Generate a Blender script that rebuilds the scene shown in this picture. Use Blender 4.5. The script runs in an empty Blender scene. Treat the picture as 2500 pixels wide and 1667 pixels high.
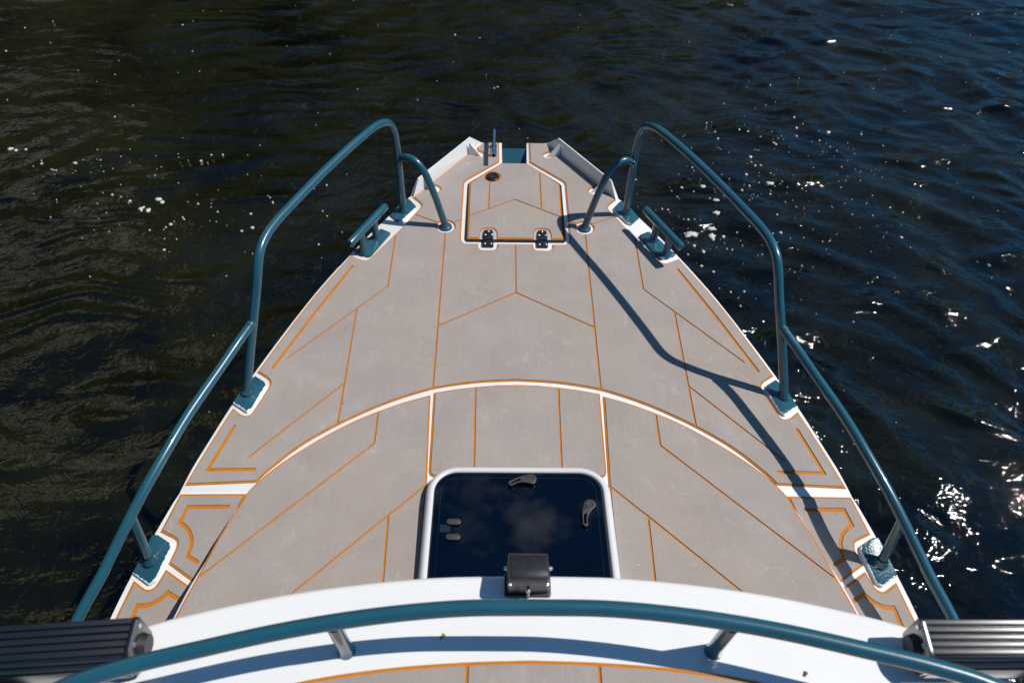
import bpy, bmesh, math, random
from mathutils import Vector, Matrix, noise
from mathutils.geometry import tessellate_polygon

random.seed(7)
C = bpy.context.scene.collection
R = math.radians
DG = None

# ------------------------------------------------------------------ camera
CAM = Vector((-0.0626, 0.0, 2.07))
RT = Vector((0.99982771, -0.00482804, 0.01792302))
UP = Vector((-0.00821877, 0.75062241, 0.6606803))
FW = Vector((0.01664321, 0.66071378, -0.7504534))
cd = bpy.data.cameras.new('camera')
cam = bpy.data.objects.new('camera', cd)
C.objects.link(cam)
cd.sensor_width = 36.0
cd.lens = 25.92
cd.clip_start = 0.02
cd.clip_end = 2000
cd.dof.use_dof = True
cd.dof.focus_distance = 2.45
cd.dof.aperture_fstop = 3.6
m = Matrix.Identity(4)
for i in range(3):
    m[i][0] = RT[i]; m[i][1] = UP[i]; m[i][2] = -FW[i]; m[i][3] = CAM[i]
cam.matrix_world = m
bpy.context.scene.camera = cam

# ------------------------------------------------------------------ sky and sun
SUN_AZ, SUN_EL = R(4.0), R(56.4)          # azimuth counter-clockwise from +X
sun_dir = Vector((math.cos(SUN_EL) * math.cos(SUN_AZ), math.cos(SUN_EL) * math.sin(SUN_AZ), math.sin(SUN_EL)))
W = bpy.data.worlds.new('World')
bpy.context.scene.world = W
W.use_nodes = True
wn, wl = W.node_tree.nodes, W.node_tree.links
wn.clear()
wo = wn.new('ShaderNodeOutputWorld')
bg = wn.new('ShaderNodeBackground')
sky = wn.new('ShaderNodeTexSky')
sky.sky_type = 'NISHITA'
sky.sun_disc = False
sky.sun_elevation = SUN_EL
sky.sun_rotation = math.pi / 2 - SUN_AZ
sky.ozone_density = 4.0
sky.air_density = 1.0
sky.dust_density = 0.3
tc = wn.new('ShaderNodeTexCoord')
mp = wn.new('ShaderNodeMapping')
mp.inputs['Scale'].default_value = (1.0, 1.0, 1.6)
mp.inputs['Rotation'].default_value = (0, 0, 0.15)
cn = wn.new('ShaderNodeTexNoise')
cn.inputs['Scale'].default_value = 7.0
cn.inputs['Detail'].default_value = 7.0
cn.inputs['Roughness'].default_value = 0.58
cr = wn.new('ShaderNodeValToRGB')
cr.color_ramp.elements[0].position = 0.50
cr.color_ramp.elements[0].color = (0, 0, 0, 1)
cr.color_ramp.elements[1].position = 0.70
cr.color_ramp.elements[1].color = (0.8, 0.8, 0.8, 1)
mx = wn.new('ShaderNodeMix'); mx.data_type = 'RGBA'
tint = wn.new('ShaderNodeMix'); tint.data_type = 'RGBA'; tint.blend_type = 'MULTIPLY'
tint.inputs['Factor'].default_value = 1.0
tint.inputs['B'].default_value = (0.37, 1.02, 1.38, 1)
wl.new(tc.outputs['Generated'], mp.inputs['Vector'])
wl.new(mp.outputs['Vector'], cn.inputs['Vector'])
wl.new(cn.outputs['Fac'], cr.inputs['Fac'])
wl.new(sky.outputs['Color'], tint.inputs['A'])
# a bank of broken cloud high ahead of the bow, the rest of the sky nearly clear
dp = wn.new('ShaderNodeVectorMath'); dp.operation = 'DOT_PRODUCT'
dp.inputs[1].default_value = (0.12, 0.69, 0.714)
wl.new(tc.outputs['Generated'], dp.inputs[0])
cm = wn.new('ShaderNodeMapRange'); cm.interpolation_type = 'SMOOTHSTEP'
cm.inputs['From Min'].default_value = 0.88; cm.inputs['From Max'].default_value = 0.985
cm.inputs['To Min'].default_value = 0.06; cm.inputs['To Max'].default_value = 1.0
wl.new(dp.outputs['Value'], cm.inputs['Value'])
cmul = wn.new('ShaderNodeMath'); cmul.operation = 'MULTIPLY'
wl.new(cr.outputs['Color'], cmul.inputs[0]); wl.new(cm.outputs['Result'], cmul.inputs[1])
wl.new(cmul.outputs[0], mx.inputs['Factor'])
wl.new(tint.outputs['Result'], mx.inputs['A'])
mx.inputs['B'].default_value = (19.0, 19.6, 21.5, 1)
wl.new(mx.outputs['Result'], bg.inputs['Color'])
bg.inputs['Strength'].default_value = 0.060
wl.new(bg.outputs['Background'], wo.inputs['Surface'])

sd = bpy.data.lights.new('sun', 'SUN')
sd.energy = 4.5
sd.angle = R(0.5)
sd.color = (1.0, 0.955, 0.885)
so = bpy.data.objects.new('sun', sd)
C.objects.link(so)
so.rotation_euler = sun_dir.to_track_quat('Z', 'Y').to_euler()

vs = bpy.context.scene.view_settings
vs.view_transform = 'Standard'
vs.look = 'None'
vs.exposure = 0.0
vs.gamma = 1.0

# ------------------------------------------------------------------ materials
def mat(name, col, rough=0.5, metal=0.0, coat=0.0, spec=0.5, bump=None, vary=None):
    """vary=(scale, amount) soft mottling of the colour; bump=(scale, strength, distance)"""
    M = bpy.data.materials.new(name)
    M.use_nodes = True
    n, l = M.node_tree.nodes, M.node_tree.links
    b = n['Principled BSDF']
    b.inputs['Base Color'].default_value = (*col, 1)
    b.inputs['Roughness'].default_value = rough
    b.inputs['Metallic'].default_value = metal
    b.inputs['Coat Weight'].default_value = coat
    b.inputs['Coat Roughness'].default_value = 0.06
    b.inputs['Specular IOR Level'].default_value = spec
    co = n.new('ShaderNodeTexCoord')
    if vary:
        t = n.new('ShaderNodeTexNoise')
        t.inputs['Scale'].default_value = vary[0]
        t.inputs['Detail'].default_value = 5
        l.new(co.outputs['Object'], t.inputs['Vector'])
        r = n.new('ShaderNodeMapRange')
        r.inputs['From Min'].default_value = 0.3
        r.inputs['From Max'].default_value = 0.7
        r.inputs['To Min'].default_value = 1 - vary[1]
        r.inputs['To Max'].default_value = 1 + vary[1]
        l.new(t.outputs['Fac'], r.inputs['Value'])
        x = n.new('ShaderNodeVectorMath'); x.operation = 'SCALE'
        x.inputs[0].default_value = col
        l.new(r.outputs['Result'], x.inputs['Scale'])
        l.new(x.outputs['Vector'], b.inputs['Base Color'])
    if bump:
        t2 = n.new('ShaderNodeTexNoise')
        t2.inputs['Scale'].default_value = bump[0]
        t2.inputs['Detail'].default_value = 3
        l.new(co.outputs['Object'], t2.inputs['Vector'])
        bp = n.new('ShaderNodeBump')
        bp.inputs['Strength'].default_value = bump[1]
        bp.inputs['Distance'].default_value = bump[2]
        l.new(t2.outputs['Fac'], bp.inputs['Height'])
        l.new(bp.outputs['Normal'], b.inputs['Normal'])
    return M

def foam_mat_material():
    """brushed grey-brown EVA decking: fine lengthwise streaks, soft blotches, pale scuffs, dirt specks"""
    M = bpy.data.materials.new('brushed_deck_foam')
    M.use_nodes = True
    n, l = M.node_tree.nodes, M.node_tree.links
    b = n['Principled BSDF']
    b.inputs['Roughness'].default_value = 0.72
    b.inputs['Specular IOR Level'].default_value = 0.28
    co = n.new('ShaderNodeTexCoord')
    def nz(scale, detail, rough=0.5, vec=(1, 1, 1), dist=0.0):
        mpn = n.new('ShaderNodeMapping'); mpn.inputs['Scale'].default_value = vec
        l.new(co.outputs['Object'], mpn.inputs['Vector'])
        t = n.new('ShaderNodeTexNoise')
        t.inputs['Scale'].default_value = scale; t.inputs['Detail'].default_value = detail
        t.inputs['Roughness'].default_value = rough; t.inputs['Distortion'].default_value = dist
        l.new(mpn.outputs['Vector'], t.inputs['Vector'])
        return t.outputs['Fac']
    def rng(v, a, bb, c, d):
        r = n.new('ShaderNodeMapRange')
        r.inputs['From Min'].default_value = a; r.inputs['From Max'].default_value = bb
        r.inputs['To Min'].default_value = c; r.inputs['To Max'].default_value = d
        l.new(v, r.inputs['Value']); return r.outputs['Result']
    def mul(p, q):
        x = n.new('ShaderNodeMath'); x.operation = 'MULTIPLY'
        l.new(p, x.inputs[0]); l.new(q, x.inputs[1]); return x.outputs[0]
    streak = nz(330, 3, 0.6, (1.0, 0.02, 1.0))
    streak2 = nz(60, 4, 0.65, (1.0, 0.02, 1.0))
    blot = nz(5.0, 6, 0.6)
    v = mul(mul(rng(streak, 0.3, 0.7, 0.945, 1.05), rng(streak2, 0.3, 0.7, 0.99, 1.01)), rng(blot, 0.3, 0.7, 0.925, 1.06))
    ramp = n.new('ShaderNodeMix'); ramp.data_type = 'RGBA'
    ramp.inputs['A'].default_value = (0.322, 0.283, 0.262, 1)
    ramp.inputs['B'].default_value = (0.334, 0.280, 0.244, 1)
    l.new(rng(nz(3.0, 4, 0.6), 0.4, 0.65, 0, 1), ramp.inputs['Factor'])
    sc = n.new('ShaderNodeVectorMath'); sc.operation = 'SCALE'
    l.new(ramp.outputs['Result'], sc.inputs[0]); l.new(v, sc.inputs['Scale'])
    # pale scuffs: thin contour lines of a distorted noise, present only here and there
    c1 = nz(7.0, 2, 0.4, (1, 0.8, 1), 0.6)
    band = n.new('ShaderNodeMath'); band.operation = 'SUBTRACT'; band.inputs[1].default_value = 0.5
    l.new(c1, band.inputs[0])
    ab = n.new('ShaderNodeMath'); ab.operation = 'ABSOLUTE'; l.new(band.outputs[0], ab.inputs[0])
    line = rng(ab.outputs[0], 0.0, 0.010, 1, 0)
    where = rng(nz(4.5, 2), 0.52, 0.62, 0, 1)
    tex = rng(nz(90, 3, 0.7), 0.40, 0.7, 0, 1)
    sm = mul(mul(line, where), tex)
    smear = mul(rng(nz(9.0, 5, 0.7, (1, 1, 1), 0.8), 0.54, 0.80, 0, 0.32), rng(nz(40, 4, 0.7), 0.35, 0.7, 0, 1))
    ad = n.new('ShaderNodeMath'); ad.operation = 'MULTIPLY_ADD'
    l.new(sm, ad.inputs[0]); ad.inputs[1].default_value = 0.40; l.new(smear, ad.inputs[2])
    m1 = n.new('ShaderNodeMix'); m1.data_type = 'RGBA'
    l.new(ad.outputs[0], m1.inputs['Factor'])
    l.new(sc.outputs['Vector'], m1.inputs['A']); m1.inputs['B'].default_value = (0.62, 0.60, 0.58, 1)
    # rusty-brown stains, faint
    m2 = n.new('ShaderNodeMix'); m2.data_type = 'RGBA'
    l.new(rng(nz(6.5, 5, 0.65, (1, 1, 1), 0.4), 0.55, 0.78, 0, 0.38), m2.inputs['Factor'])
    l.new(m1.outputs['Result'], m2.inputs['A']); m2.inputs['B'].default_value = (0.27, 0.215, 0.17, 1)
    # dried salt and bird specks, and a few dark grit marks
    m3 = n.new('ShaderNodeMix'); m3.data_type = 'RGBA'
    l.new(rng(nz(70, 1, 0.5, (1, 1, 1)), 0.795, 0.83, 0, 0.75), m3.inputs['Factor'])
    l.new(m2.outputs['Result'], m3.inputs['A']); m3.inputs['B'].default_value = (0.66, 0.65, 0.62, 1)
    m4 = n.new('ShaderNodeMix'); m4.data_type = 'RGBA'
    l.new(rng(nz(52, 1, 0.5, (1, 1.1, 1)), 0.215, 0.19, 0, 0.45), m4.inputs['Factor'])
    l.new(m3.outputs['Result'], m4.inputs['A']); m4.inputs['B'].default_value = (0.09, 0.075, 0.06, 1)
    l.new(m4.outputs['Result'], b.inputs['Base Color'])
    bp = n.new('ShaderNodeBump'); bp.inputs['Strength'].default_value = 0.25; bp.inputs['Distance'].default_value = 0.001
    l.new(streak, bp.inputs['Height']); l.new(bp.outputs['Normal'], b.inputs['Normal'])
    return M

M_FOAM = foam_mat_material()
M_ORANGE = mat('orange_foam', (0.50, 0.162, 0.003), 0.65, spec=0.3, vary=(30, 0.10))
M_WHITE = mat('white_paint', (0.755, 0.75, 0.735), 0.28, coat=0.3, vary=(6, 0.02), bump=(9, 0.05, 0.004))
M_TEAL = mat('teal_paint', (0.012, 0.080, 0.118), 0.30, coat=0.75, vary=(10, 0.08), bump=(130, 0.10, 0.001))
M_TEALP = mat('teal_plate_paint', (0.017, 0.082, 0.118), 0.26, coat=0.6, vary=(14, 0.10), bump=(140, 0.45, 0.003))
M_STEEL = mat('polished_steel', (0.62, 0.64, 0.66), 0.16, metal=1.0, vary=(40, 0.08))
M_BLACKPL = mat('black_plastic', (0.012, 0.012, 0.014), 0.38, vary=(60, 0.2), bump=(400, 0.12, 0.0006))
M_BLACKMET = mat('black_anodised', (0.005, 0.005, 0.006), 0.34, spec=0.95, vary=(30, 0.15))
M_BLACKMET.node_tree.nodes['Principled BSDF'].inputs['Coat Weight'].default_value = 0.9
M_BLACKMET.node_tree.nodes['Principled BSDF'].inputs['Coat Roughness'].default_value = 0.30
M_RUBBER = mat('black_rubber', (0.008, 0.008, 0.009), 0.55)
M_GLASS = mat('smoked_acrylic', (0.0006, 0.0020, 0.0065), 0.02, spec=0.5, vary=(7, 0.3))
M_FRAME = mat('white_aluminium', (0.62, 0.63, 0.645), 0.30, coat=0.2, vary=(8, 0.02))
M_SCREW = mat('screw_steel', (0.75, 0.74, 0.72), 0.25, metal=0.9, vary=(80, 0.1))
M_FOAMW = mat('water_foam', (0.55, 0.54, 0.50), 0.9, spec=0.1, vary=(90, 0.25))
M_SEAL = mat('sealant', (0.78, 0.78, 0.76), 0.6, vary=(60, 0.1))
M_LEVER = mat('lever_plastic', (0.040, 0.039, 0.043), 0.50, vary=(90, 0.25), bump=(300, 0.2, 0.0006))
M_LIDIN = mat('bare_lid_paint', (0.42, 0.43, 0.44), 0.4, vary=(20, 0.05))
M_GREYPL = mat('grey_plastic', (0.020, 0.019, 0.023), 0.44, vary=(90, 0.25), bump=(300, 0.2, 0.0006))

# ------------------------------------------------------------------ helpers
def link(name, me, mats, parent=None):
    o = bpy.data.objects.new(name, me)
    C.objects.link(o)
    for mm in (mats if isinstance(mats, (list, tuple)) else [mats]):
        me.materials.append(mm)
    if parent: o.parent = parent
    return o

def bm_obj(name, bm, mats, parent=None, smooth=None, recalc=True):
    if recalc: bmesh.ops.recalc_face_normals(bm, faces=bm.faces)
    me = bpy.data.meshes.new(name)
    bm.to_mesh(me); bm.free()
    if smooth is not None:
        for p in me.polygons: p.use_smooth = True
        if smooth < 180: me.set_sharp_from_angle(angle=R(smooth))
    return link(name, me, mats, parent)

def empty(name, loc=(0, 0, 0), parent=None):
    o = bpy.data.objects.new(name, None)
    C.objects.link(o); o.location = loc
    o.empty_display_size = 0.1
    if parent: o.parent = parent
    return o

def catmull(pts, n=8, closed=False):
    P = [Vector(p) for p in pts]
    out = []
    N = len(P)
    rng_ = range(N) if closed else range(N - 1)
    for i in rng_:
        p1, p2 = P[i], P[(i + 1) % N]
        p0 = P[i - 1] if (i > 0 or closed) else p1 * 2 - p2
        p3 = P[(i + 2) % N] if (i + 2 < N or closed) else p2 * 2 - p1
        d1 = max((p1 - p0).length, 1e-6) ** 0.5; d2 = max((p2 - p1).length, 1e-6) ** 0.5; d3 = max((p3 - p2).length, 1e-6) ** 0.5
        m1 = (p2 - p1 + d2 * ((p1 - p0) / d1 - (p2 - p0) / (d1 + d2)))
        m2 = (p2 - p1 + d2 * ((p3 - p2) / d3 - (p3 - p1) / (d2 + d3)))
        for k in range(n):
            t = k / n
            out.append((2*t**3-3*t**2+1)*p1 + (t**3-2*t**2+t)*m1 + (-2*t**3+3*t**2)*p2 + (t**3-t**2)*m2)
    if not closed: out.append(P[-1])
    return out

def c2(pts, n=6):
    return [(v[0], v[1]) for v in catmull([(p[0], p[1], 0) for p in pts], n)]

def rounded(pts, r, seg=5):
    """round every corner of a closed polygon; r is a number or a list per corner"""
    out = []
    N = len(pts)
    for i in range(N):
        p = Vector(pts[i]).to_2d(); a = Vector(pts[i-1]).to_2d(); b = Vector(pts[(i+1) % N]).to_2d()
        rr = r[i] if isinstance(r, (list, tuple)) else r
        da, db = a - p, b - p
        if rr <= 0 or da.length < 1e-6 or db.length < 1e-6:
            out.append((p.x, p.y)); continue
        q = min(rr, da.length * 0.48, db.length * 0.48)
        s, e = p + da.normalized() * q, p + db.normalized() * q
        for k in range(seg + 1):
            t = k / seg
            v = s * (1-t)**2 + p * 2*t*(1-t) + e * t**2
            out.append((v.x, v.y))
    return out

def mir(pts): return [(-x, *r) for x, *r in pts]

def area(p): return 0.5 * sum(p[i-1][0]*p[i][1] - p[i][0]*p[i-1][1] for i in range(len(p)))

def clean(p, eps=0.0012):
    out = []
    for q in p:
        if not out or math.hypot(q[0]-out[-1][0], q[1]-out[-1][1]) > eps: out.append((q[0], q[1]))
    if math.hypot(out[0][0]-out[-1][0], out[0][1]-out[-1][1]) <= eps: out.pop()
    return out

def inset(p, d):
    """shrink a closed polygon by d along its edge normals"""
    p = clean(p)
    if area(p) < 0: p = p[::-1]
    N = len(p); out = []
    for i in range(N):
        a, b, c = Vector(p[i-1]), Vector(p[i]), Vector(p[(i+1) % N])
        e1, e2 = (b - a).normalized(), (c - b).normalized()
        n1, n2 = Vector((-e1.y, e1.x)), Vector((-e2.y, e2.x))
        nn = n1 + n2
        if nn.length < 1e-4: nn = n1
        nn.normalize()
        k = max(0.45, nn.dot(n1))
        v = b + nn * (d / k)
        out.append((v.x, v.y))
    return out

def prism(bm, poly, z0, z1, mi=0, mi_side=None, tri=False):
    poly = clean(poly, 0.0004)
    if area(poly) < 0: poly = poly[::-1]
    lo = [bm.verts.new((x, y, z0)) for x, y in poly]
    hi = [bm.verts.new((x, y, z1)) for x, y in poly]
    N = len(poly)
    if tri:                                              # concave caps split into triangles up front
        fs = []
        for a, b, c in tessellate_polygon([[Vector((x, y, 0)) for x, y in poly]]):
            t = [poly[a], poly[b], poly[c]]
            if abs(area(t)) < 1e-12: continue
            if area(t) < 0: b, c = c, b
            fs += [bm.faces.new((hi[a], hi[b], hi[c])), bm.faces.new((lo[a], lo[c], lo[b]))]
    else: fs = [bm.faces.new(hi), bm.faces.new(lo[::-1])]
    for f in fs: f.material_index = mi
    for i in range(N):
        f = bm.faces.new((lo[i], lo[(i+1) % N], hi[(i+1) % N], hi[i]))
        f.material_index = mi if mi_side is None else mi_side
    return hi

def stroke(path, w, cap=True):
    """outline polygon of a polyline of width w with rounded ends and mitred corners"""
    P = [Vector((p[0], p[1])) for p in path]
    h = w / 2
    L, Rr = [], []
    for i, p in enumerate(P):
        if i == 0: d = (P[1] - p).normalized(); nn = Vector((-d.y, d.x)); k = 1
        elif i == len(P) - 1: d = (p - P[i-1]).normalized(); nn = Vector((-d.y, d.x)); k = 1
        else:
            d1, d2 = (p - P[i-1]).normalized(), (P[i+1] - p).normalized()
            n1, n2 = Vector((-d1.y, d1.x)), Vector((-d2.y, d2.x))
            nn = (n1 + n2).normalized(); k = max(0.4, nn.dot(n1))
        L.append(p + nn * h / k); Rr.append(p - nn * h / k)
    def arc(c, d, s):
        a0 = math.atan2(d.y, d.x)
        return [c + Vector((math.cos(a0 + s*t), math.sin(a0 + s*t))) * h for t in (math.pi*1/5-math.pi/2, math.pi*2/5-math.pi/2, math.pi*3/5-math.pi/2, math.pi*4/5-math.pi/2)]
    out = list(Rr)
    if cap: out += arc(P[-1], (P[-1] - P[-2]).normalized(), 1)
    out += L[::-1]
    if cap: out += arc(P[0], (P[0] - P[1]).normalized(), 1)
    return [(v.x, v.y) for v in out]

def circle(cx, cy, r, n=28): return [(cx + r*math.cos(2*math.pi*k/n), cy + r*math.sin(2*math.pi*k/n)) for k in range(n)]

def tube_into(bm, pts, r, seg=16, mi=0, cap=True):
    P = [Vector(p) for p in pts]
    t0 = (P[1] - P[0]).normalized()
    ref = Vector((0, 0, 1)) if abs(t0.z) < 0.9 else Vector((1, 0, 0))
    u = (ref - t0 * ref.dot(t0)).normalized()
    rings = []
    for i, p in enumerate(P):
        t = ((P[i+1] - p) if i == 0 else (p - P[i-1]) if i == len(P)-1 else (P[i+1] - P[i-1])).normalized()
        u = (u - t * u.dot(t)).normalized(); v = t.cross(u)
        rr = r[i] if isinstance(r, (list, tuple)) else r
        rings.append([bm.verts.new(p + (u*math.cos(2*math.pi*k/seg) + v*math.sin(2*math.pi*k/seg)) * rr) for k in range(seg)])
    for a, b in zip(rings, rings[1:]):
        for k in range(seg):
            f = bm.faces.new((a[k], a[(k+1) % seg], b[(k+1) % seg], b[k])); f.material_index = mi
    if cap:
        f = bm.faces.new(rings[0][::-1]); f.material_index = mi
        f = bm.faces.new(rings[-1]); f.material_index = mi

def tube(name, pts, r, mats, parent, seg=18):
    bm = bmesh.new(); tube_into(bm, pts, r, seg)
    return bm_obj(name, bm, mats, parent, smooth=50)

def bevel_obj(o, w, seg=2, ang=40):
    """bake a bevel into the object's mesh"""
    md = o.modifiers.new('bevel', 'BEVEL'); md.width = w; md.segments = seg; md.limit_method = 'ANGLE'; md.angle_limit = R(ang)
    bake(o)
    for p in o.data.polygons: p.use_smooth = True
    o.data.set_sharp_from_angle(angle=R(35))

def bake(o):
    dg = bpy.context.evaluated_depsgraph_get(); dg.update()
    me = bpy.data.meshes.new_from_object(o.evaluated_get(dg))
    old = o.data
    o.modifiers.clear(); o.data = me
    bpy.data.meshes.remove(old)

def cut(o, polys, z0, z1):
    """cut prisms through an object (exact boolean, baked)"""
    if not polys: return
    bm = bmesh.new()
    for k, p in enumerate(polys): prism(bm, p, z0 - 0.0004 * k * 0.1, z1 + 0.0004 * k * 0.1, tri=True)
    bmesh.ops.recalc_face_normals(bm, faces=bm.faces)
    me = bpy.data.meshes.new('cutter'); bm.to_mesh(me); bm.free()
    c = bpy.data.objects.new('cutter', me); C.objects.link(c)
    md = o.modifiers.new('cut', 'BOOLEAN'); md.operation = 'DIFFERENCE'; md.solver = 'EXACT'; md.use_self = True; md.object = c
    bake(o)
    bpy.data.objects.remove(c); bpy.data.meshes.remove(me)

def rise(o, y0=1.13, s=-0.12, ymin=0.2):
    '''the cabin top climbs gently aft'''
    for v in o.data.vertices:
        if v.co.y < y0: v.co.z += s * (max(v.co.y, ymin) - y0)
    o.data.update()

def slice_y(o, ys):
    bm = bmesh.new(); bm.from_mesh(o.data)
    for yc in ys:
        bmesh.ops.bisect_plane(bm, geom=bm.verts[:] + bm.edges[:] + bm.faces[:], plane_co=(0, yc, 0), plane_no=(0, 1, 0))
    bm.to_mesh(o.data); bm.free()

def shear(o, y0=1.18, s=0.34, ymin=0.55):
    for v in o.data.vertices:
        v.co.z += s * (min(max(v.co.y, ymin), y0) - y0)
    o.data.update()

def deck_mat(name, outline, thin, thick, parent, holes_top=(), holes_all=(), lip=0.0062, z=0.0, sl=False, label=None, up=False):
    """a panel of two-layer decking: grey top with routed grooves over an orange layer that shows along the edge"""
    top = bmesh.new(); prism(top, inset(outline, lip), z - 0.0032, z, tri=True)
    to = bm_obj(name, top, M_FOAM, parent)
    cut(to, [stroke(p, 0.0066) for p in thin] + [stroke(p, 0.0118) for p in thick] + list(holes_top), z - 0.006, z + 0.004)
    md = to.modifiers.new('chamfer', 'BEVEL'); md.width = 0.0011; md.segments = 1; md.limit_method = 'ANGLE'; md.angle_limit = R(60)
    bake(to)
    un = bmesh.new(); prism(un, outline, z - 0.0068, z - 0.0030, tri=True)
    uo = bm_obj('orange_underlay', un, M_ORANGE, to)
    cut(uo, list(holes_all), z - 0.01, z + 0.004)
    if sl: shear(to); shear(uo)
    if up:
        for q in (to, uo): slice_y(q, (1.13, 0.2)); rise(q)
    if label: to['label'] = label
    return to

def plate(name, poly, z0, z1, mats, parent, r=0.012, bev=0.0025, sl=False, label=None):
    bm = bmesh.new(); prism(bm, rounded(poly, r) if r else poly, z0, z1)
    o = bm_obj(name, bm, mats, parent)
    if bev: bevel_obj(o, bev)
    if sl: shear(o)
    if label: o['label'] = label
    return o

# ------------------------------------------------------------------ the water
WZ = -0.9
def wave(x, y):
    """height of the water above its mean level: two crossing trains of short ripples, livelier to starboard"""
    t = 1 / (1 + math.exp(-(x + 0.2) * 1.6))
    amp = 0.35 + 0.75 * t
    wx, wy = x + 0.25 * noise.noise(Vector((x*0.7, y*0.7, 9.1))), y + 0.25 * noise.noise(Vector((x*0.7, y*0.7, 3.3)))
    def train(ang, fu, fv, seed):
        c, s_ = math.cos(ang), math.sin(ang)
        return noise.noise(Vector(((wx*c + wy*s_) * fu, (-wx*s_ + wy*c) * fv, seed)))
    r1 = train(R(-50), 0.85, 3.2, 1.7); r2 = train(R(-40), 2.0, 6.5, 4.2); l1 = train(R(35), 0.8, 3.4, 7.7)
    h = 0.030 * t * (1 - abs(r1) * 2.2) + 0.011 * (0.3 + t) * r2 + 0.022 * (1 - t * 0.7) * l1 + 0.012 * train(R(5), 0.8, 1.6, 2.9)
    h += (0.0030 + 0.0045 * t) * train(R(-25), 6.0, 13.0, 5.5)
    return h
def water():
    bm = bmesh.new()
    nx, ny = 440, 360
    x0, x1, y0, y1 = -5.6, 5.6, -1.6, 7.6
    vs_ = []
    for j in range(ny + 1):
        for i in range(nx + 1):
            x = x0 + (x1 - x0) * i / nx; y = y0 + (y1 - y0) * j / ny
            vs_.append(bm.verts.new((x, y, WZ + wave(x, y))))
    for j in range(ny):
        for i in range(nx):
            a = j * (nx + 1) + i
            bm.faces.new((vs_[a], vs_[a+1], vs_[a+nx+2], vs_[a+nx+1]))
    # coarser water out to the banks, joined to the border of the fine grid
    far = 300.0
    F = [bm.verts.new((sx*far, sy*far, WZ)) for sx, sy in ((-1,-1),(1,-1),(1,1),(-1,1))]
    bm.faces.new([F[0], F[1]] + [vs_[i] for i in range(nx, -1, -1)])
    bm.faces.new([F[1], F[2]] + [vs_[j*(nx+1)+nx] for j in range(ny, -1, -1)])
    bm.faces.new([F[2], F[3]] + [vs_[ny*(nx+1)+i] for i in range(0, nx+1)])
    bm.faces.new([F[3], F[0]] + [vs_[j*(nx+1)] for j in range(0, ny+1)])
    M = bpy.data.materials.new('river_water'); M.use_nodes = True
    n, l = M.node_tree.nodes, M.node_tree.links
    b = n['Principled BSDF']
    b.inputs['Roughness'].default_value = 0.04
    b.inputs['IOR'].default_value = 1.43
    co = n.new('ShaderNodeTexCoord')
    def nz(scale, detail, vec, rot=0.0, rough=0.5, dist=0.0):
        mpn = n.new('ShaderNodeMapping'); mpn.inputs['Scale'].default_value = vec; mpn.inputs['Rotation'].default_value = (0, 0, rot)
        l.new(co.outputs['Object'], mpn.inputs['Vector'])
        t = n.new('ShaderNodeTexNoise'); t.inputs['Scale'].default_value = scale; t.inputs['Detail'].default_value = detail
        t.inputs['Roughness'].default_value = rough; t.inputs['Distortion'].default_value = dist
        l.new(mpn.outputs['Vector'], t.inputs['Vector']); return t.outputs['Fac']
    # murky water: dark olive with slow variation
    r = n.new('ShaderNodeValToRGB')
    r.color_ramp.elements[0].position = 0.36; r.color_ramp.elements[0].color = (0.0012, 0.0015, 0.0008, 1)
    r.color_ramp.elements[1].position = 0.68; r.color_ramp.elements[1].color = (0.0085, 0.0092, 0.0026, 1)
    l.new(nz(1.3, 6, (1, 1, 1), 0, 0.62, 0.5), r.inputs['Fac'])
    # yellowish-brown flecks scattered over the water colour
    fl = n.new('ShaderNodeValToRGB')
    fl.color_ramp.elements[0].position = 0.58; fl.color_ramp.elements[0].color = (0, 0, 0, 1)
    fl.color_ramp.elements[1].position = 0.78; fl.color_ramp.elements[1].color = (1, 1, 1, 1)
    l.new(nz(16, 6, (1.2, 0.6, 1), R(14), 0.7, 0.8), fl.inputs['Fac'])
    mixw = n.new('ShaderNodeMix'); mixw.data_type = 'RGBA'
    l.new(fl.outputs['Color'], mixw.inputs['Factor'])
    l.new(r.outputs['Color'], mixw.inputs['A']); mixw.inputs['B'].default_value = (0.030, 0.025, 0.008, 1)
    l.new(mixw.outputs['Result'], b.inputs['Base Color'])
    add = n.new('ShaderNodeMath'); add.operation = 'MULTIPLY_ADD'
    l.new(nz(15, 2, (0.7, 1.2, 1), R(-40), 0.5, 0.6), add.inputs[0]); add.inputs[1].default_value = 1.0
    sm = n.new('ShaderNodeMath'); sm.operation = 'MULTIPLY'; sm.inputs[1].default_value = 0.24
    l.new(nz(48, 2, (0.8, 1.2, 1), R(30), 0.5, 0.5), sm.inputs[0]); l.new(sm.outputs[0], add.inputs[2])
    sxw = n.new('ShaderNodeSeparateXYZ'); l.new(co.outputs['Object'], sxw.inputs['Vector'])
    bp = n.new('ShaderNodeBump'); bp.inputs['Distance'].default_value = 0.0092
    l.new(add.outputs[0], bp.inputs['Height'])
    calm = n.new('ShaderNodeMapRange'); calm.inputs['From Min'].default_value = -1.8; calm.inputs['From Max'].default_value = 0.6
    calm.inputs['To Min'].default_value = 0.70; calm.inputs['To Max'].default_value = 1.0
    l.new(sxw.outputs['X'], calm.inputs['Value']); l.new(calm.outputs['Result'], bp.inputs['Strength'])
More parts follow.
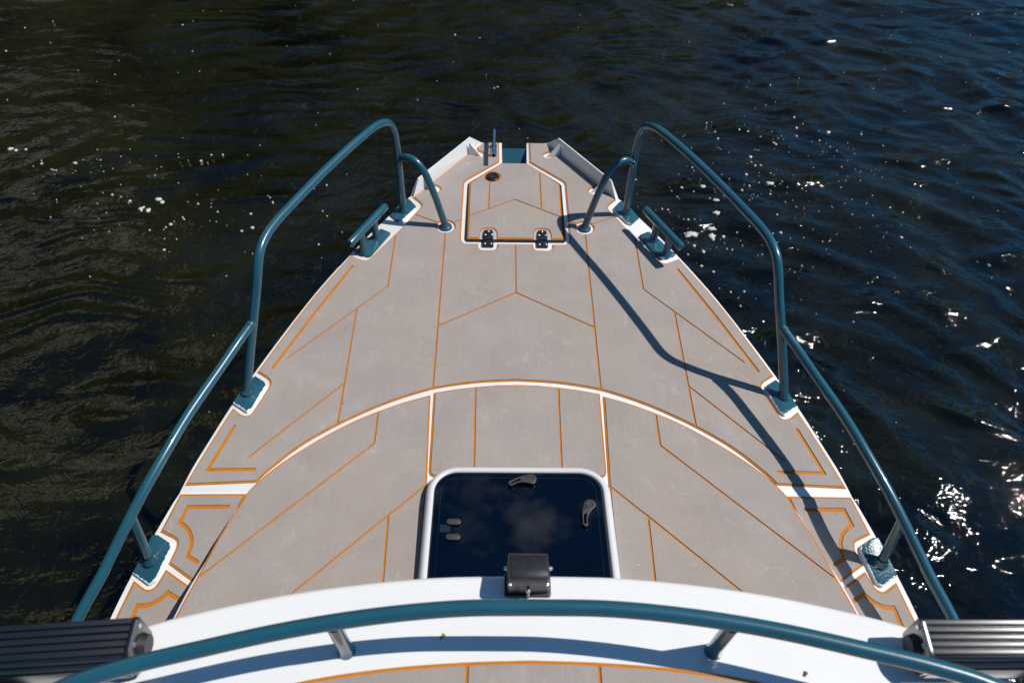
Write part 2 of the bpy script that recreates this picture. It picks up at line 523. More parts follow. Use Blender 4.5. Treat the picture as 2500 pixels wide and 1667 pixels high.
    # sharp-crested short waves, strongest to starboard where the breeze reaches the water
    def ridged(scale, vec, rot, detail):
        mpn = n.new('ShaderNodeMapping'); mpn.inputs['Scale'].default_value = vec; mpn.inputs['Rotation'].default_value = (0, 0, rot)
        wob = n.new('ShaderNodeTexNoise'); wob.inputs['Scale'].default_value = 1.1; wob.inputs['Detail'].default_value = 2
        l.new(co.outputs['Object'], wob.inputs['Vector'])
        wa = n.new('ShaderNodeVectorMath'); wa.operation = 'MULTIPLY_ADD'; wa.inputs[1].default_value = (0.5, 0.5, 0)
        l.new(wob.outputs['Color'], wa.inputs[0]); l.new(co.outputs['Object'], wa.inputs[2])
        l.new(wa.outputs['Vector'], mpn.inputs['Vector'])
        t = n.new('ShaderNodeTexNoise'); t.noise_type = 'RIDGED_MULTIFRACTAL'; t.normalize = True
        t.inputs['Scale'].default_value = scale; t.inputs['Detail'].default_value = detail; t.inputs['Roughness'].default_value = 0.55
        l.new(mpn.outputs['Vector'], t.inputs['Vector']); return t.outputs['Fac']
    sx = n.new('ShaderNodeSeparateXYZ'); l.new(co.outputs['Object'], sx.inputs['Vector'])
    wind = n.new('ShaderNodeMapRange'); wind.interpolation_type = 'SMOOTHSTEP'
    wind.inputs['From Min'].default_value = -1.2; wind.inputs['From Max'].default_value = 1.8
    wind.inputs['To Min'].default_value = 0.12; wind.inputs['To Max'].default_value = 1.0
    l.new(sx.outputs['X'], wind.inputs['Value'])
    bp2 = n.new('ShaderNodeBump'); bp2.inputs['Distance'].default_value = 0.075
    l.new(wind.outputs['Result'], bp2.inputs['Strength'])
    l.new(ridged(4.2, (0.5, 1.35, 1), R(45), 5.0), bp2.inputs['Height']); l.new(bp.outputs['Normal'], bp2.inputs['Normal'])
    lee = n.new('ShaderNodeMath'); lee.operation = 'SUBTRACT'; lee.inputs[0].default_value = 1.1
    l.new(wind.outputs['Result'], lee.inputs[1])
    bp3 = n.new('ShaderNodeBump'); bp3.inputs['Distance'].default_value = 0.050
    l.new(lee.outputs[0], bp3.inputs['Strength'])
    l.new(ridged(3.4, (0.45, 1.6, 1), R(-28), 4.5), bp3.inputs['Height']); l.new(bp2.outputs['Normal'], bp3.inputs['Normal'])
    l.new(bp3.outputs['Normal'], b.inputs['Normal'])
    o = bm_obj('water', bm, M, None, smooth=180)
    o['kind'] = 'structure'
    return o
water()

def bank():
    """the unseen far bank: a steep wooded hillside ahead, pale patch added to port, shaped for what the water mirrors"""
    bm = bmesh.new()
    cols, rows = 150, 26
    G = []
    for i in range(cols + 1):
        az = R(-115 + 190 * i / cols)                        # 0 = dead ahead, negative to port
        dist = 21 + 3 * noise.noise(Vector((az * 3, 0.2, 0)))
        top = 3.0 + 15.0 * (1 / (1 + math.exp((math.degrees(az) + 27) / 2.0))) + 13.5 * (1 / (1 + math.exp((math.degrees(az) - 9) / 4.0)))
        top += 1.6 * noise.noise(Vector((az * 9, 1.0, 0))) + 0.9 * noise.noise(Vector((az * 31, 2.0, 0)))
        col = []
        for j in range(rows + 1):
            f = j / rows
            rr = dist + 9 * f * f + 0.9 * noise.noise(Vector((az * 14, f * 9, 5))) 
            z = WZ - 0.6 + (top + 0.6) * f
            col.append(bm.verts.new((rr * math.sin(az), rr * math.cos(az), z)))
        far_v = bm.verts.new(((dist + 40) * math.sin(az), (dist + 40) * math.cos(az), WZ + top * 1.02))
        col.append(far_v); G.append(col)
    for i in range(cols):
        for j in range(rows + 1):
            bm.faces.new((G[i][j], G[i+1][j], G[i+1][j+1], G[i][j+1]))
    M = bpy.data.materials.new('wooded_bank'); M.use_nodes = True
    n, l = M.node_tree.nodes, M.node_tree.links
    b = n['Principled BSDF']; b.inputs['Roughness'].default_value = 0.9
    co = n.new('ShaderNodeTexCoord')
    t = n.new('ShaderNodeTexNoise'); t.inputs['Scale'].default_value = 1.4; t.inputs['Detail'].default_value = 6
    l.new(co.outputs['Object'], t.inputs['Vector'])
    r = n.new('ShaderNodeValToRGB')
    r.color_ramp.elements[0].position = 0.38; r.color_ramp.elements[0].color = (0.010, 0.016, 0.006, 1)
    r.color_ramp.elements[1].position = 0.66; r.color_ramp.elements[1].color = (0.060, 0.075, 0.022, 1)
    l.new(t.outputs['Fac'], r.inputs['Fac'])
    # pale patch added for its reflection, in place of a building to port: bearing taken from the ground position
    sx = n.new('ShaderNodeSeparateXYZ'); l.new(co.outputs['Object'], sx.inputs['Vector'])
    at = n.new('ShaderNodeMath'); at.operation = 'ARCTAN2'
    l.new(sx.outputs['X'], at.inputs[0]); l.new(sx.outputs['Y'], at.inputs[1])
    t2 = n.new('ShaderNodeTexNoise'); t2.inputs['Scale'].default_value = 0.35; t2.inputs['Detail'].default_value = 3
    l.new(co.outputs['Object'], t2.inputs['Vector'])
    ad = n.new('ShaderNodeMath'); ad.operation = 'MULTIPLY_ADD'; ad.inputs[1].default_value = 0.25
    l.new(t2.outputs['Fac'], ad.inputs[0]); l.new(at.outputs[0], ad.inputs[2])
    st = n.new('ShaderNodeMapRange'); st.inputs['From Min'].default_value = -0.385; st.inputs['From Max'].default_value = -0.40
    hz = n.new('ShaderNodeMath'); hz.operation = 'SUBTRACT'; hz.inputs[1].default_value = 14.0; l.new(sx.outputs['Z'], hz.inputs[0])
    hz0 = n.new('ShaderNodeMath'); hz0.operation = 'MAXIMUM'; hz0.inputs[1].default_value = 0.0; l.new(hz.outputs[0], hz0.inputs[0])
    ad2 = n.new('ShaderNodeMath'); ad2.operation = 'MULTIPLY_ADD'; ad2.inputs[1].default_value = 0.038
    l.new(hz0.outputs[0], ad2.inputs[0]); l.new(ad.outputs[0], ad2.inputs[2])
    l.new(ad2.outputs[0], st.inputs['Value'])
    cl = n.new('ShaderNodeMix'); cl.data_type = 'RGBA'
    st2 = n.new('ShaderNodeMapRange'); st2.inputs['From Min'].default_value = -0.86; st2.inputs['From Max'].default_value = -0.74
    l.new(ad.outputs[0], st2.inputs['Value'])
    t3 = n.new('ShaderNodeTexNoise'); t3.inputs['Scale'].default_value = 0.30; t3.inputs['Detail'].default_value = 2.5
    l.new(co.outputs['Object'], t3.inputs['Vector'])
    st3 = n.new('ShaderNodeMapRange'); st3.inputs['From Min'].default_value = 0.46; st3.inputs['From Max'].default_value = 0.50
    l.new(t3.outputs['Fac'], st3.inputs['Value'])
    pm = n.new('ShaderNodeMath'); pm.operation = 'MULTIPLY'; l.new(st.outputs['Result'], pm.inputs[0]); l.new(st2.outputs['Result'], pm.inputs[1])
    low = n.new('ShaderNodeMapRange'); low.inputs['From Min'].default_value = 8.0; low.inputs['From Max'].default_value = 11.5
    l.new(sx.outputs['Z'], low.inputs['Value'])
    pm1 = n.new('ShaderNodeMath'); pm1.operation = 'MULTIPLY'; l.new(pm.outputs[0], pm1.inputs[0]); l.new(low.outputs['Result'], pm1.inputs[1])
    pm2 = n.new('ShaderNodeMath'); pm2.operation = 'MULTIPLY'; l.new(pm1.outputs[0], pm2.inputs[0]); l.new(st3.outputs['Result'], pm2.inputs[1])
    l.new(pm2.outputs[0], cl.inputs['Factor']); l.new(r.outputs['Color'], cl.inputs['A'])
    cl.inputs['B'].default_value = (0.80, 0.75, 0.64, 1)
    l.new(cl.outputs['Result'], b.inputs['Base Color'])
    o = bm_obj('unseen_river_bank', bm, M, None, smooth=60)
    o['kind'] = 'structure'
bank()

BIG = [(1.264,3.955,.025),(1.325,3.814,.022),(1.309,3.699,.03),(1.259,3.569,.036),(1.244,3.488,.053),(1.113,3.495,.041),(1.66,4.312,.02),(1.66,4.194,.016),(1.719,4.006,.028),(1.511,3.916,.015),(1.582,4.101,.018),(2.081,4.693,.017),(2.301,4.645,.025),(2.056,4.596,.014),(1.113,3.39,.014),(1.158,3.331,.018),(1.122,3.202,.013),(1.182,3.143,.013),(1.249,2.978,.011),(1.329,2.986,.011),(1.283,2.869,.01),(1.123,3.948,.015),(1.062,3.305,.009),(1.318,3.498,.018),(1.119,3.64,.011),(1.7,4.199,.01),(1.653,4.654,.014),(1.708,4.624,.014),(1.854,4.465,.013),(2.199,4.524,.012),(1.081,3.858,.009),(1.285,3.833,.009),(1.381,3.854,.009),(1.0,3.722,.01),(1.701,3.905,.01),(1.406,3.527,.009),(-2.321,3.698,.038),(-2.275,3.682,.027),(-2.243,3.796,.027),(-2.214,3.766,.019),(-2.096,3.554,.018),(-1.59,3.533,.021),(-2.539,3.818,.014),(-3.403,4.313,.023),(-3.359,4.298,.02),(-2.41,3.762,.014),(-2.899,4.148,.017),(-1.984,3.757,.011),(-1.84,3.677,.011),(-1.648,3.499,.013),(-1.544,3.823,.008),(-2.04,3.618,.011),(-.121,5.191,.01),(-.095,5.205,.01),(-4.078,6.097,.011),(-2.766,6.14,.011),(-3.138,4.168,.014),(-.462,6.058,.011),(-4.026,5.652,.014),(-3.301,4.315,.015)]
def foam():
    bm = bmesh.new()
    rnd = random.Random(3)
    def fleck(x, y, s):
        k = 14 if s > 0.012 else 7
        ph = rnd.random() * 40
        st = rnd.uniform(0.85, 1.5)
        pts = []
        for i in range(k):
            a = 2 * math.pi * i / k
            rr = s * (0.75 + (0.9 if s > 0.02 else 0.5) * noise.noise(Vector((math.cos(a)*1.3 + ph, math.sin(a)*1.3, ph))))
            pts.append((x + rr * math.cos(a) * st, y + rr * math.sin(a)))
        zb = WZ + wave(x, y)
        lo = [bm.verts.new((px, py, zb - 0.004)) for px, py in pts]
        mid = bm.verts.new((x, y, zb + 0.004 + s * 0.05))
        hi = [bm.verts.new((x + (px-x)*0.9, y + (py-y)*0.9, zb + 0.004 + rnd.random()*0.002)) for px, py in pts]
        for i in range(k):
            j = (i + 1) % k
            bm.faces.new((lo[i], lo[j], hi[j], hi[i])); bm.faces.new((hi[i], hi[j], mid))
    for x, y, s in BIG: fleck(x, y, s * 0.72)
    for _ in range(330):                                     # fine specks drifting round the bow, both sides
        if rnd.random() < 0.68:
            x = rnd.gauss(1.75, 0.55); y = 3.9 + rnd.gauss(0, 0.55) + (x - 1.75) * 0.45
        else:
            x = rnd.gauss(-2.3, 0.75); y = 3.85 + rnd.gauss(0, 0.35) - (x + 2.3) * 0.25
        if abs(x) < 0.75 and y < 3.4: continue
        fleck(x, y, min(0.011, 0.0018 + rnd.expovariate(1 / 0.0018)))
    for _ in range(90):
        x, y = rnd.uniform(-4.6, 4.8), rnd.uniform(2.0, 6.8)
        if abs(x) < 1.1 and y < 3.4: continue
        fleck(x, y, rnd.choice((0.0025, 0.003, 0.004)))
    o = bm_obj('foam', bm, M_FOAMW, None, smooth=180)
    o['kind'] = 'stuff'
    o['label'] = 'scattered white foam flecks floating on the dark water beside the bow'
    o['category'] = 'foam'
foam()

# ------------------------------------------------------------------ the boat
boat = empty('motor_boat', (0, 1.2, WZ))
boat['label'] = 'teal and white motor boat with grey orange-lined decking seen from its roof'
boat['category'] = 'boat'
root = empty('boat_frame_origin')                      # removed again below: parts are built in world space
bpy.data.objects.remove(root)
class P_:                                              # parent helper: keeps world coordinates
    pass
boat.location = (0, 0, 0)

# traced half outlines (metres; +x starboard, mirrored to port)
GUN_A = [(0.160,3.128),(0.468,2.703)]
GUN_B = [(0.487,2.675),(0.545,2.572),(0.610,2.457),(0.673,2.335),(0.732,2.213),(0.787,2.090),(0.840,1.956),(0.892,1.814),(0.941,1.672),(0.991,1.514),(1.030,1.365),(1.054,1.268),(1.068,1.182)]
GUNB = c2(GUN_B, 4)
GUN_S = [(1.068,1.182),(1.120,1.062),(1.165,0.951),(1.211,0.810),(1.245,0.640),(1.262,0.400),(1.270,0.0),(1.270,-1.5),(1.23,-3.2)]
TRUNK = [(0.850,1.187),(0.863,1.157),(0.878,1.121),(0.914,0.953),(0.936,0.866),(0.952,0.767),(0.970,0.640),(0.985,0.400),(0.985,-1.5)]
NOTCH = [(0.058,2.953),(0.0605,3.128)]

# -- hull shell
def hull():
    half = [(0.058,2.953),(0.060,3.120)] + [(0.162,3.120),(0.466,2.699)] + [(x-0.003, y) for x, y in GUNB] + c2(GUN_S, 4)[1:]
    levels = [(-0.008, 0.0), (-0.10, 0.06), (-0.30, 0.25), (-0.62, 0.62), (-0.98, 1.0), (-1.25, 1.15)]
    bm = bmesh.new(); rows = []
    for z, t in levels:
        row = []
        for x, y in half:
            yy = y - 0.9 * t * max(0, (y - 0.9) / 2.2)
            xx = x * (1 - 0.20 * t * (0.4 + max(0, (y - 0.5)) / 2.6))
            zz = z + (0.34 * (max(min(y, 1.18), 0.55) - 1.18) if t < 0.5 else 0)
            row.append((xx, yy, zz))
        full = [(-a, b, c) for a, b, c in row[::-1]] + row
        rows.append([bm.verts.new(p) for p in full])
    for a, b in zip(rows, rows[1:]):
        for i in range(len(a) - 1):
            bm.faces.new((a[i], a[i+1], b[i+1], b[i]))
    for a, b in zip(rows, rows[1:]):
        bm.faces.new((a[0], a[-1], b[-1], b[0]))
    return bm_obj('hull', bm, M_TEAL, boat, smooth=35)
hull()

# -- white deck: foredeck + cabin top in one sheet, notch for the anchor at the bow
half = [NOTCH[0], NOTCH[1]] + GUN_A + GUNB + c2(TRUNK[:-2], 3) + TRUNK[-2:]
deck_poly = mir(half[::-1]) + half
bm = bmesh.new(); prism(bm, deck_poly, -0.034, -0.006)
deck = bm_obj('deck', bm, M_WHITE, boat)
slice_y(deck, (1.13, 0.2)); rise(deck)
bevel_obj(deck, 0.003, 2, 50)

# cabin sides: the step from cabin top down to the side decks
for s in (-1, 1):
    bm = bmesh.new()
    T = c2(TRUNK[:-2], 3) + TRUNK[-2:]
    a = [bm.verts.new((s*(x-0.001), y, -0.033 - (0.12 * (max(y, 0.2) - 1.13) if y < 1.13 else 0))) for x, y in T]
    b = [bm.verts.new((s*(x+0.004), y, -0.33)) for x, y in T]
    for i in range(len(T)-1): bm.faces.new((a[i], a[i+1], b[i+1], b[i]))
    bm_obj('cabin_side', bm, M_WHITE, boat, smooth=30)

# side decks, falling away aft
for s in (-1, 1):
    TT = c2(TRUNK[:-2], 3) + TRUNK[-2:]
    G = c2(GUN_S[:-1], 4)
    poly = [(0.80, 1.192)] + [(x - 0.012, y) for x, y in TT if y < 1.17] + G[::-1][0:len(G)-1] + [(1.060, 1.192)]
    poly = [(s*x, y) for x, y in poly]
    bm = bmesh.new(); prism(bm, poly, -0.034, -0.0065)
    o = bm_obj('side_deck', bm, M_WHITE, boat)
    me = o.data
    bm = bmesh.new(); bm.from_mesh(me)
    for yc in (1.18, 1.1, 1.0, 0.9, 0.8, 0.7, 0.55, 0.3):
        bmesh.ops.bisect_plane(bm, geom=bm.verts[:] + bm.edges[:] + bm.faces[:], plane_co=(0, yc, 0), plane_no=(0, 1, 0))
    bm.to_mesh(me); bm.free()
    shear(o)

# -- decking panels
A_GUN = c2([(0.683,2.291),(0.723,2.207),(0.764,2.118),(0.803,2.026),(0.839,1.932),(0.873,1.837),(0.903,1.750),(0.931,1.668)], 3)
A_GUN2 = c2([(0.978,1.509),(0.985,1.485),(1.022,1.350),(1.056,1.207)], 3)
A_OUT = [(0.073,3.122),(0.150,3.120),(0.183,3.074),(0.176,3.048),(0.152,3.036),(0.141,3.025),(0.139,3.014),(0.146,3.003),(0.157,2.998),(0.172,3.001),(0.216,3.029),(0.383,2.786),(0.353,2.766),(0.342,2.754),(0.340,2.740),(0.347,2.727),(0.358,2.722),(0.372,2.726),(0.414,2.743),(0.458,2.682),(0.428,2.648),(0.418,2.633),(0.417,2.620),(0.424,2.603),(0.493,2.465),(0.535,2.390),(0.598,2.281),(0.607,2.269),(0.619,2.264),(0.634,2.266)] + A_GUN + [(0.893,1.643),(0.880,1.630),(0.875,1.618),(0.875,1.603),(0.907,1.496),(0.913,1.483),(0.923,1.477),(0.933,1.478),(0.947,1.484)] + A_GUN2
A_AFT = c2([(0.834,1.219),(0.811,1.253),(0.774,1.297),(0.742,1.333),(0.700,1.373),(0.654,1.409),(0.607,1.443),(0.552,1.478),(0.489,1.515),(0.421,1.549),(0.350,1.579),(0.290,1.600),(0.143,1.628),(0.0,1.638)], 3)
A_LOCK = [(0.0,2.374),(0.076,2.374),(0.077,2.353),(0.082,2.342),(0.092,2.335),(0.140,2.334),(0.151,2.341),(0.157,2.354),(0.158,2.374),(0.207,2.374),(0.218,2.377),(0.228,2.388),(0.232,2.406),(0.2325,2.785),(0.230,2.802),(0.221,2.816),(0.072,2.961)]
half = A_LOCK[1:] + A_OUT + A_AFT[:-1]
A_poly = half + mir(half[::-1]) 
# order: lock centre -> starboard front -> outboard -> aft arc -> port side back to the lock centre
A_poly = [(0.0, 2.374)] + A_LOCK[1:] + A_OUT + A_AFT + mir((A_OUT + A_AFT[:-1])[::-1]) + mir(A_LOCK[1:][::-1])
def both(paths): return [p for p in paths] + [mir(p) for p in paths]
A_thin = both([[(0.301,2.452),(0.2975,1.585)], [(0.512,2.455),(0.511,2.108),(0.836,1.731)], [(0.6175,1.9835),(0.610,1.425)], [(0.615,1.615),(0.880,1.309)],
               [(0.0,2.081),(0.297,1.898)], [(0.446,2.564),(0.338,2.507)], [(0.262,2.512),(0.222,2.535)]]) + [[(0.0,2.390),(0.0,2.0805)]]
A_thick = both([[(0.668,2.224),(0.775,1.962),(0.879,1.688)], [(0.955,1.432),(0.999,1.262),(0.851,1.265)]])
COL = (0.301, 2.483)
deck_mat('foredeck_mat', A_poly, A_thin, A_thick, boat,
         holes_top=[circle(s*COL[0], COL[1], 0.0445) for s in (-1, 1)], holes_all=[circle(s*COL[0], COL[1], 0.0395) for s in (-1, 1)])

B_FRONT = c2([(0.304,1.571),(0.384,1.543),(0.475,1.502),(0.554,1.459),(0.618,1.416),(0.680,1.369),(0.737,1.320),(0.782,1.277),(0.822,1.231),(0.848,1.193)], 3)
B_SIDE = [(0.857,1.176),(0.867,1.143),(0.898,1.026),(0.919,0.910),(0.934,0.835),(0.945,0.770),(0.960,0.650),(0.960,0.30)]
for s in (-1, 1):
    poly = B_FRONT + B_SIDE + [(0.284,0.30),(0.284,0.70),(0.291,1.209)]
    thin = [[(0.479,1.510),(0.477,1.366),(0.714,1.124),(0.932,0.874)], [(0.285,1.219),(0.402,1.103),(0.637,0.847),(0.732,0.745)], [(0.402,1.104),(0.391,0.886),(0.388,0.80)]]
    if s < 0: poly = mir(poly); thin = [mir(p) for p in thin]
    deck_mat('cabin_top_mat', poly, thin, [], boat, up=True)
bc_half = [(0.0,1.6195),(0.072,1.617),(0.145,1.609),(0.215,1.5985),(0.2925,1.5815),(0.2878,1.262),(0.283,1.250),(0.273,1.243),(0.255,1.241),(0.0,1.241)]
bc = bc_half + mir(bc_half[1:-1][::-1])
deck_mat('cabin_top_mat', bc, both([[(0.147,1.62),(0.142,1.23)]]), [], boat)

for s in (-1, 1):
    c1p = [(1.062,1.176),(0.857,1.178),(0.880,1.121),(0.917,0.955),(0.926,0.914),(0.982,0.930),(1.061,0.977),(1.047,1.019),(1.0455,1.030),(1.048,1.041),(1.056,1.047),(1.103,1.067)]
    t1 = [(0.908,1.139),(1.032,1.137),(1.049,1.092),(1.031,1.083),(1.013,1.066),(1.003,1.045),(1.002,1.024),(1.007,0.997),(0.975,0.981)]
    c2p = [(1.066,0.961),(0.988,0.916),(0.936,0.886),(0.955,0.780),(0.976,0.640),(0.990,0.45),(1.222,0.45),(1.222,0.640),(1.199,0.800),(1.156,0.931),(1.127,0.913),(1.116,0.907),(1.104,0.906),(1.093,0.911),(1.086,0.920)]
    t2 = [(1.015,0.881),(1.049,0.898),(1.071,0.878),(1.092,0.867),(1.110,0.862),(1.132,0.862),(1.163,0.755)]
    for p, t in ((c1p, t1), (c2p, t2)):
        deck_mat('side_deck_mat', p if s > 0 else mir(p), [], [t if s > 0 else mir(t)], boat, sl=True)

# -- bow: anchor ramp, bulwarks, mooring bar
bm = bmesh.new()
hw = 0.0575
pts = [(-hw,3.083,-0.008),(hw,3.083,-0.008),(hw,2.953,-0.105),(-hw,2.953,-0.105)]
lo = [(x, y, z-0.02) for x, y, z in pts]
V = [bm.verts.new(p) for p in pts]; L = [bm.verts.new(p) for p in lo]
bm.faces.new(V); bm.faces.new(L[::-1])
for i in range(4): bm.faces.new((V[i], V[(i+1)%4], L[(i+1)%4], L[i]))
for s in (-1, 1):                                       # cheeks and aft wall of the recess
    a = [bm.verts.new((s*hw*1.004, y, z)) for y, z in ((3.125,-0.008),(2.951,-0.008),(2.951,-0.12),(3.125,-0.05))]
    bm.faces.new(a)
a = [bm.verts.new(p) for p in ((-hw,2.9535,-0.008),(hw,2.9535,-0.008),(hw,2.9535,-0.12),(-hw,2.9535,-0.12))]
bm.faces.new(a)
bm_obj('anchor_ramp', bm, M_TEALP, boat, recalc=False)

for s in (-1, 1):
    nrm = Vector((0.82, 0.57, 0))
    F_, b1, b2, R_ = Vector((0.160,3.126,-0.0055)), Vector((0.216,3.029,-0.0055)), Vector((0.458,2.682,-0.0055)), Vector((0.469,2.701,-0.0055))
    t1_, t2_ = Vector((0.2105,3.062,0.066)), Vector((0.4325,2.731,0.066))
    inn = [F_, b1, b2, R_, t2_, t1_]
    bm = bmesh.new()
    def vv(p): return bm.verts.new((s*p.x, p.y, p.z))
    I = [vv(p) for p in inn]
    for idx in ((0,1,5), (1,2,4,5), (2,3,4)): bm.faces.new([I[i] for i in idx])
    O_ = [vv(F_ + Vector((0.002,0.001,0))), vv(R_ + Vector((0.001,0.001,0))), vv(t2_ + nrm*0.005), vv(t1_ + nrm*0.005)]
    bm.faces.new(O_)
    bm.faces.new((I[5], I[4], O_[2], O_[3])); bm.faces.new((I[0], I[5], O_[3], O_[0])); bm.faces.new((I[4], I[3], O_[1], O_[2]))
    bm.faces.new((I[0], O_[0], O_[1], I[3], I[2], I[1]))
    bw = bm_obj('bulwark', bm, M_WHITE, boat)
    bw['label'] = 'raised white bow edge on the ' + ('starboard' if s > 0 else 'port') + ' side'
    for bx, by, fx, fy, ax, ay in ((0.216,3.029,0.158,3.010,0.216,3.028), (0.383,2.786,0.350,2.735,0.412,2.758)):
        bm = bmesh.new()
        base, foot, apex = Vector((bx,by,-0.0055)), Vector((fx,fy,-0.0055)), Vector((ax,ay,0.060))
        if by < 2.9: base = Vector((0.395, 2.770, -0.0055))
        d = (foot - base).normalized(); sd_ = Vector((-d.y, d.x, 0))
        a = [vv(p) for p in (base + sd_*0.011, base - sd_*0.011, foot - sd_*0.004, foot + sd_*0.004, apex + sd_*0.002, apex - sd_*0.002)]
        for idx in ((0,1,2,3), (0,3,4), (1,5,2), (3,2,5,4), (0,4,5,1)): bm.faces.new([a[i] for i in idx])
        bm_obj('gusset', bm, M_WHITE, bw)

bm = bmesh.new()                                         # polished bar lying fore and aft over the port bow
tube_into(bm, [(-0.0985,2.928,0.056),(-0.0985,3.134,0.056)], 0.0095, 20, cap=False)
tube_into(bm, [(-0.0985,2.928,0.056),(-0.0985,3.134,0.056)], 0.0070, 20, cap=False)
for y0_, y1_ in ((2.928,2.928),(3.134,3.134)):
    ro = [bm.verts.new((-0.0985 + 0.0095*math.cos(2*math.pi*k/20), y0_, 0.056 + 0.0095*math.sin(2*math.pi*k/20))) for k in range(20)]
    ri = [bm.verts.new((-0.0985 + 0.0070*math.cos(2*math.pi*k/20), y0_, 0.056 + 0.0070*math.sin(2*math.pi*k/20))) for k in range(20)]
    for k in range(20): bm.faces.new((ro[k], ro[(k+1)%20], ri[(k+1)%20], ri[k]))
bar = bm_obj('mooring_bar', bm, M_STEEL, boat, smooth=50)
bar['label'] = 'short polished steel tube on the port bow'
o = plate('bar_bracket', [(-0.114,2.998),(-0.084,2.998),(-0.084,3.098),(-0.114,3.098)], -0.001, 0.004, M_STEEL, bar, 0.004, 0.001)
for y in (3.012, 3.082):
    bm = bmesh.new(); tube_into(bm, [(-0.0985,y,0.003),(-0.0985,y,0.049)], 0.0075, 14); bm_obj('bar_stem', bm, M_STEEL, bar, smooth=50)

# -- anchor locker lid
LZ = 0.002
lid_half = [(0.0,2.950),(0.061,2.950),(0.203,2.795),(0.208,2.783),(0.205,2.402),(0.0,2.402)]
lid = lid_half + mir(lid_half[1:-1][::-1])
gap_half = [(0.0,2.953),(0.060,2.953),(0.208,2.800),(0.216,2.784),(0.2165,2.405),(0.213,2.393),(0.205,2.387),(0.0,2.387)]
gap = gap_half + mir(gap_half[1:-1][::-1])
bm = bmesh.new(); prism(bm, gap, -0.0055, -0.0035)  # black sheet; its rim stands in for the deep, shaded gap
lido = bm_obj('locker_lid', bm, M_RUBBER, boat)
lido['label'] = 'six-sided anchor locker lid in the foredeck decking'
arch = [(0.158,2.395),(0.155,2.441),(0.152,2.455),(0.144,2.468),(0.131,2.474),(0.099,2.474),(0.087,2.467),(0.079,2.455),(0.076,2.441),(0.074,2.395)]
archi = [(0.153,2.390),(0.150,2.440),(0.147,2.451),(0.141,2.463),(0.130,2.469),(0.100,2.469),(0.090,2.463),(0.084,2.452),(0.081,2.440),(0.079,2.390)]
LATCH = (-0.102, 2.838)
l_thin = [[(0.117,2.90),(0.117,2.604)], [(-0.115,2.90),(-0.117,2.604)], [(0.215,2.543),(0.0,2.672),(-0.215,2.543)]]
deck_mat('lid_mat', lid, l_thin, [], lido, holes_top=[arch, mir(arch), circle(*LATCH, 0.040)], holes_all=[archi, mir(archi), circle(*LATCH, 0.030)], z=LZ, lip=0.0066)
# bare painted lid showing inside the arches
for a_ in (archi, mir(archi)):
    bm = bmesh.new(); prism(bm, inset([(x, max(y, 2.403)) for x, y in a_], -0.001), -0.0045, -0.0015)
    bm_obj('lid_panel', bm, M_LIDIN, lido)
# latch
bm = bmesh.new()
def lathe(bm, cx, cy, prof, n=28, mi=0):
    rings = [[bm.verts.new((cx + r*math.cos(2*math.pi*k/n), cy + r*math.sin(2*math.pi*k/n), z)) for k in range(n)] for r, z in prof]
    for a, b in zip(rings, rings[1:]):
        for k in range(n):
            f = bm.faces.new((a[k], a[(k+1)%n], b[(k+1)%n], b[k])); f.material_index = mi
    f = bm.faces.new(rings[-1]); f.material_index = mi
lathe(bm, LATCH[0], LATCH[1], [(0.0315,-0.004),(0.0315,0.004),(0.029,0.006),(0.025,0.006),(0.023,0.003),(0.020,0.0028)])
latch = bm_obj('latch', bm, M_BLACKPL, lido, smooth=35)
bm = bmesh.new(); prism(bm, [(LATCH[0]-0.019,LATCH[1]-0.004),(LATCH[0]-0.012,LATCH[1]-0.012),(LATCH[0]+0.002,LATCH[1]-0.013),(LATCH[0]+0.004,LATCH[1]+0.012),(LATCH[0]-0.010,LATCH[1]+0.013),(LATCH[0]-0.018,LATCH[1]+0.006)], 0.003, 0.0068)
o = bm_obj('latch_flap', bm, M_GREYPL, None); o.parent = lido; bevel_obj(o, 0.0012)
# hinges
for s in (-1, 1):
    bm = bmesh.new()
    prism(bm, rounded([(0.093,2.402),(0.138,2.402),(0.137,2.425),(0.134,2.455),(0.097,2.455),(0.094,2.425)], 0.008), -0.002, 0.0075)
    prism(bm, rounded([(0.092,2.352),(0.138,2.352),(0.138,2.390),(0.092,2.390)], 0.006), -0.0055, 0.0065)
    if s < 0:
        for v in bm.verts: v.co.x *= -1
    h = bm_obj('hinge', bm, M_BLACKPL, boat); bevel_obj(h, 0.002, 2)
    bm = bmesh.new()
    tube_into(bm, [(s*0.094,2.396,0.006),(s*0.136,2.396,0.006)], [0.0058]*2, 14)
    bm_obj('hinge_knuckle', bm, M_BLACKPL, h, smooth=40)
    for cx, cy, zz in ((0.115,2.446,0.0076),(0.101,2.424,0.0076),(0.129,2.424,0.0076),(0.102,2.366,0.0066),(0.129,2.366,0.0066)):
        bm = bmesh.new()
        lathe(bm, s*cx, cy, [(0.0046,zz-0.001),(0.0046,zz+0.0004),(0.0034,zz+0.0012),(0.0016,zz+0.0012),(0.0014,zz+0.0004)], 14)
        bm.faces.ensure_lookup_table(); bm.faces[-1].material_index = 1
        bm_obj('screw', bm, [M_SCREW, M_RUBBER], h, smooth=40)
    h['label'] = 'black hinge with five screws, ' + ('starboard' if s > 0 else 'port') + ' of the lid'

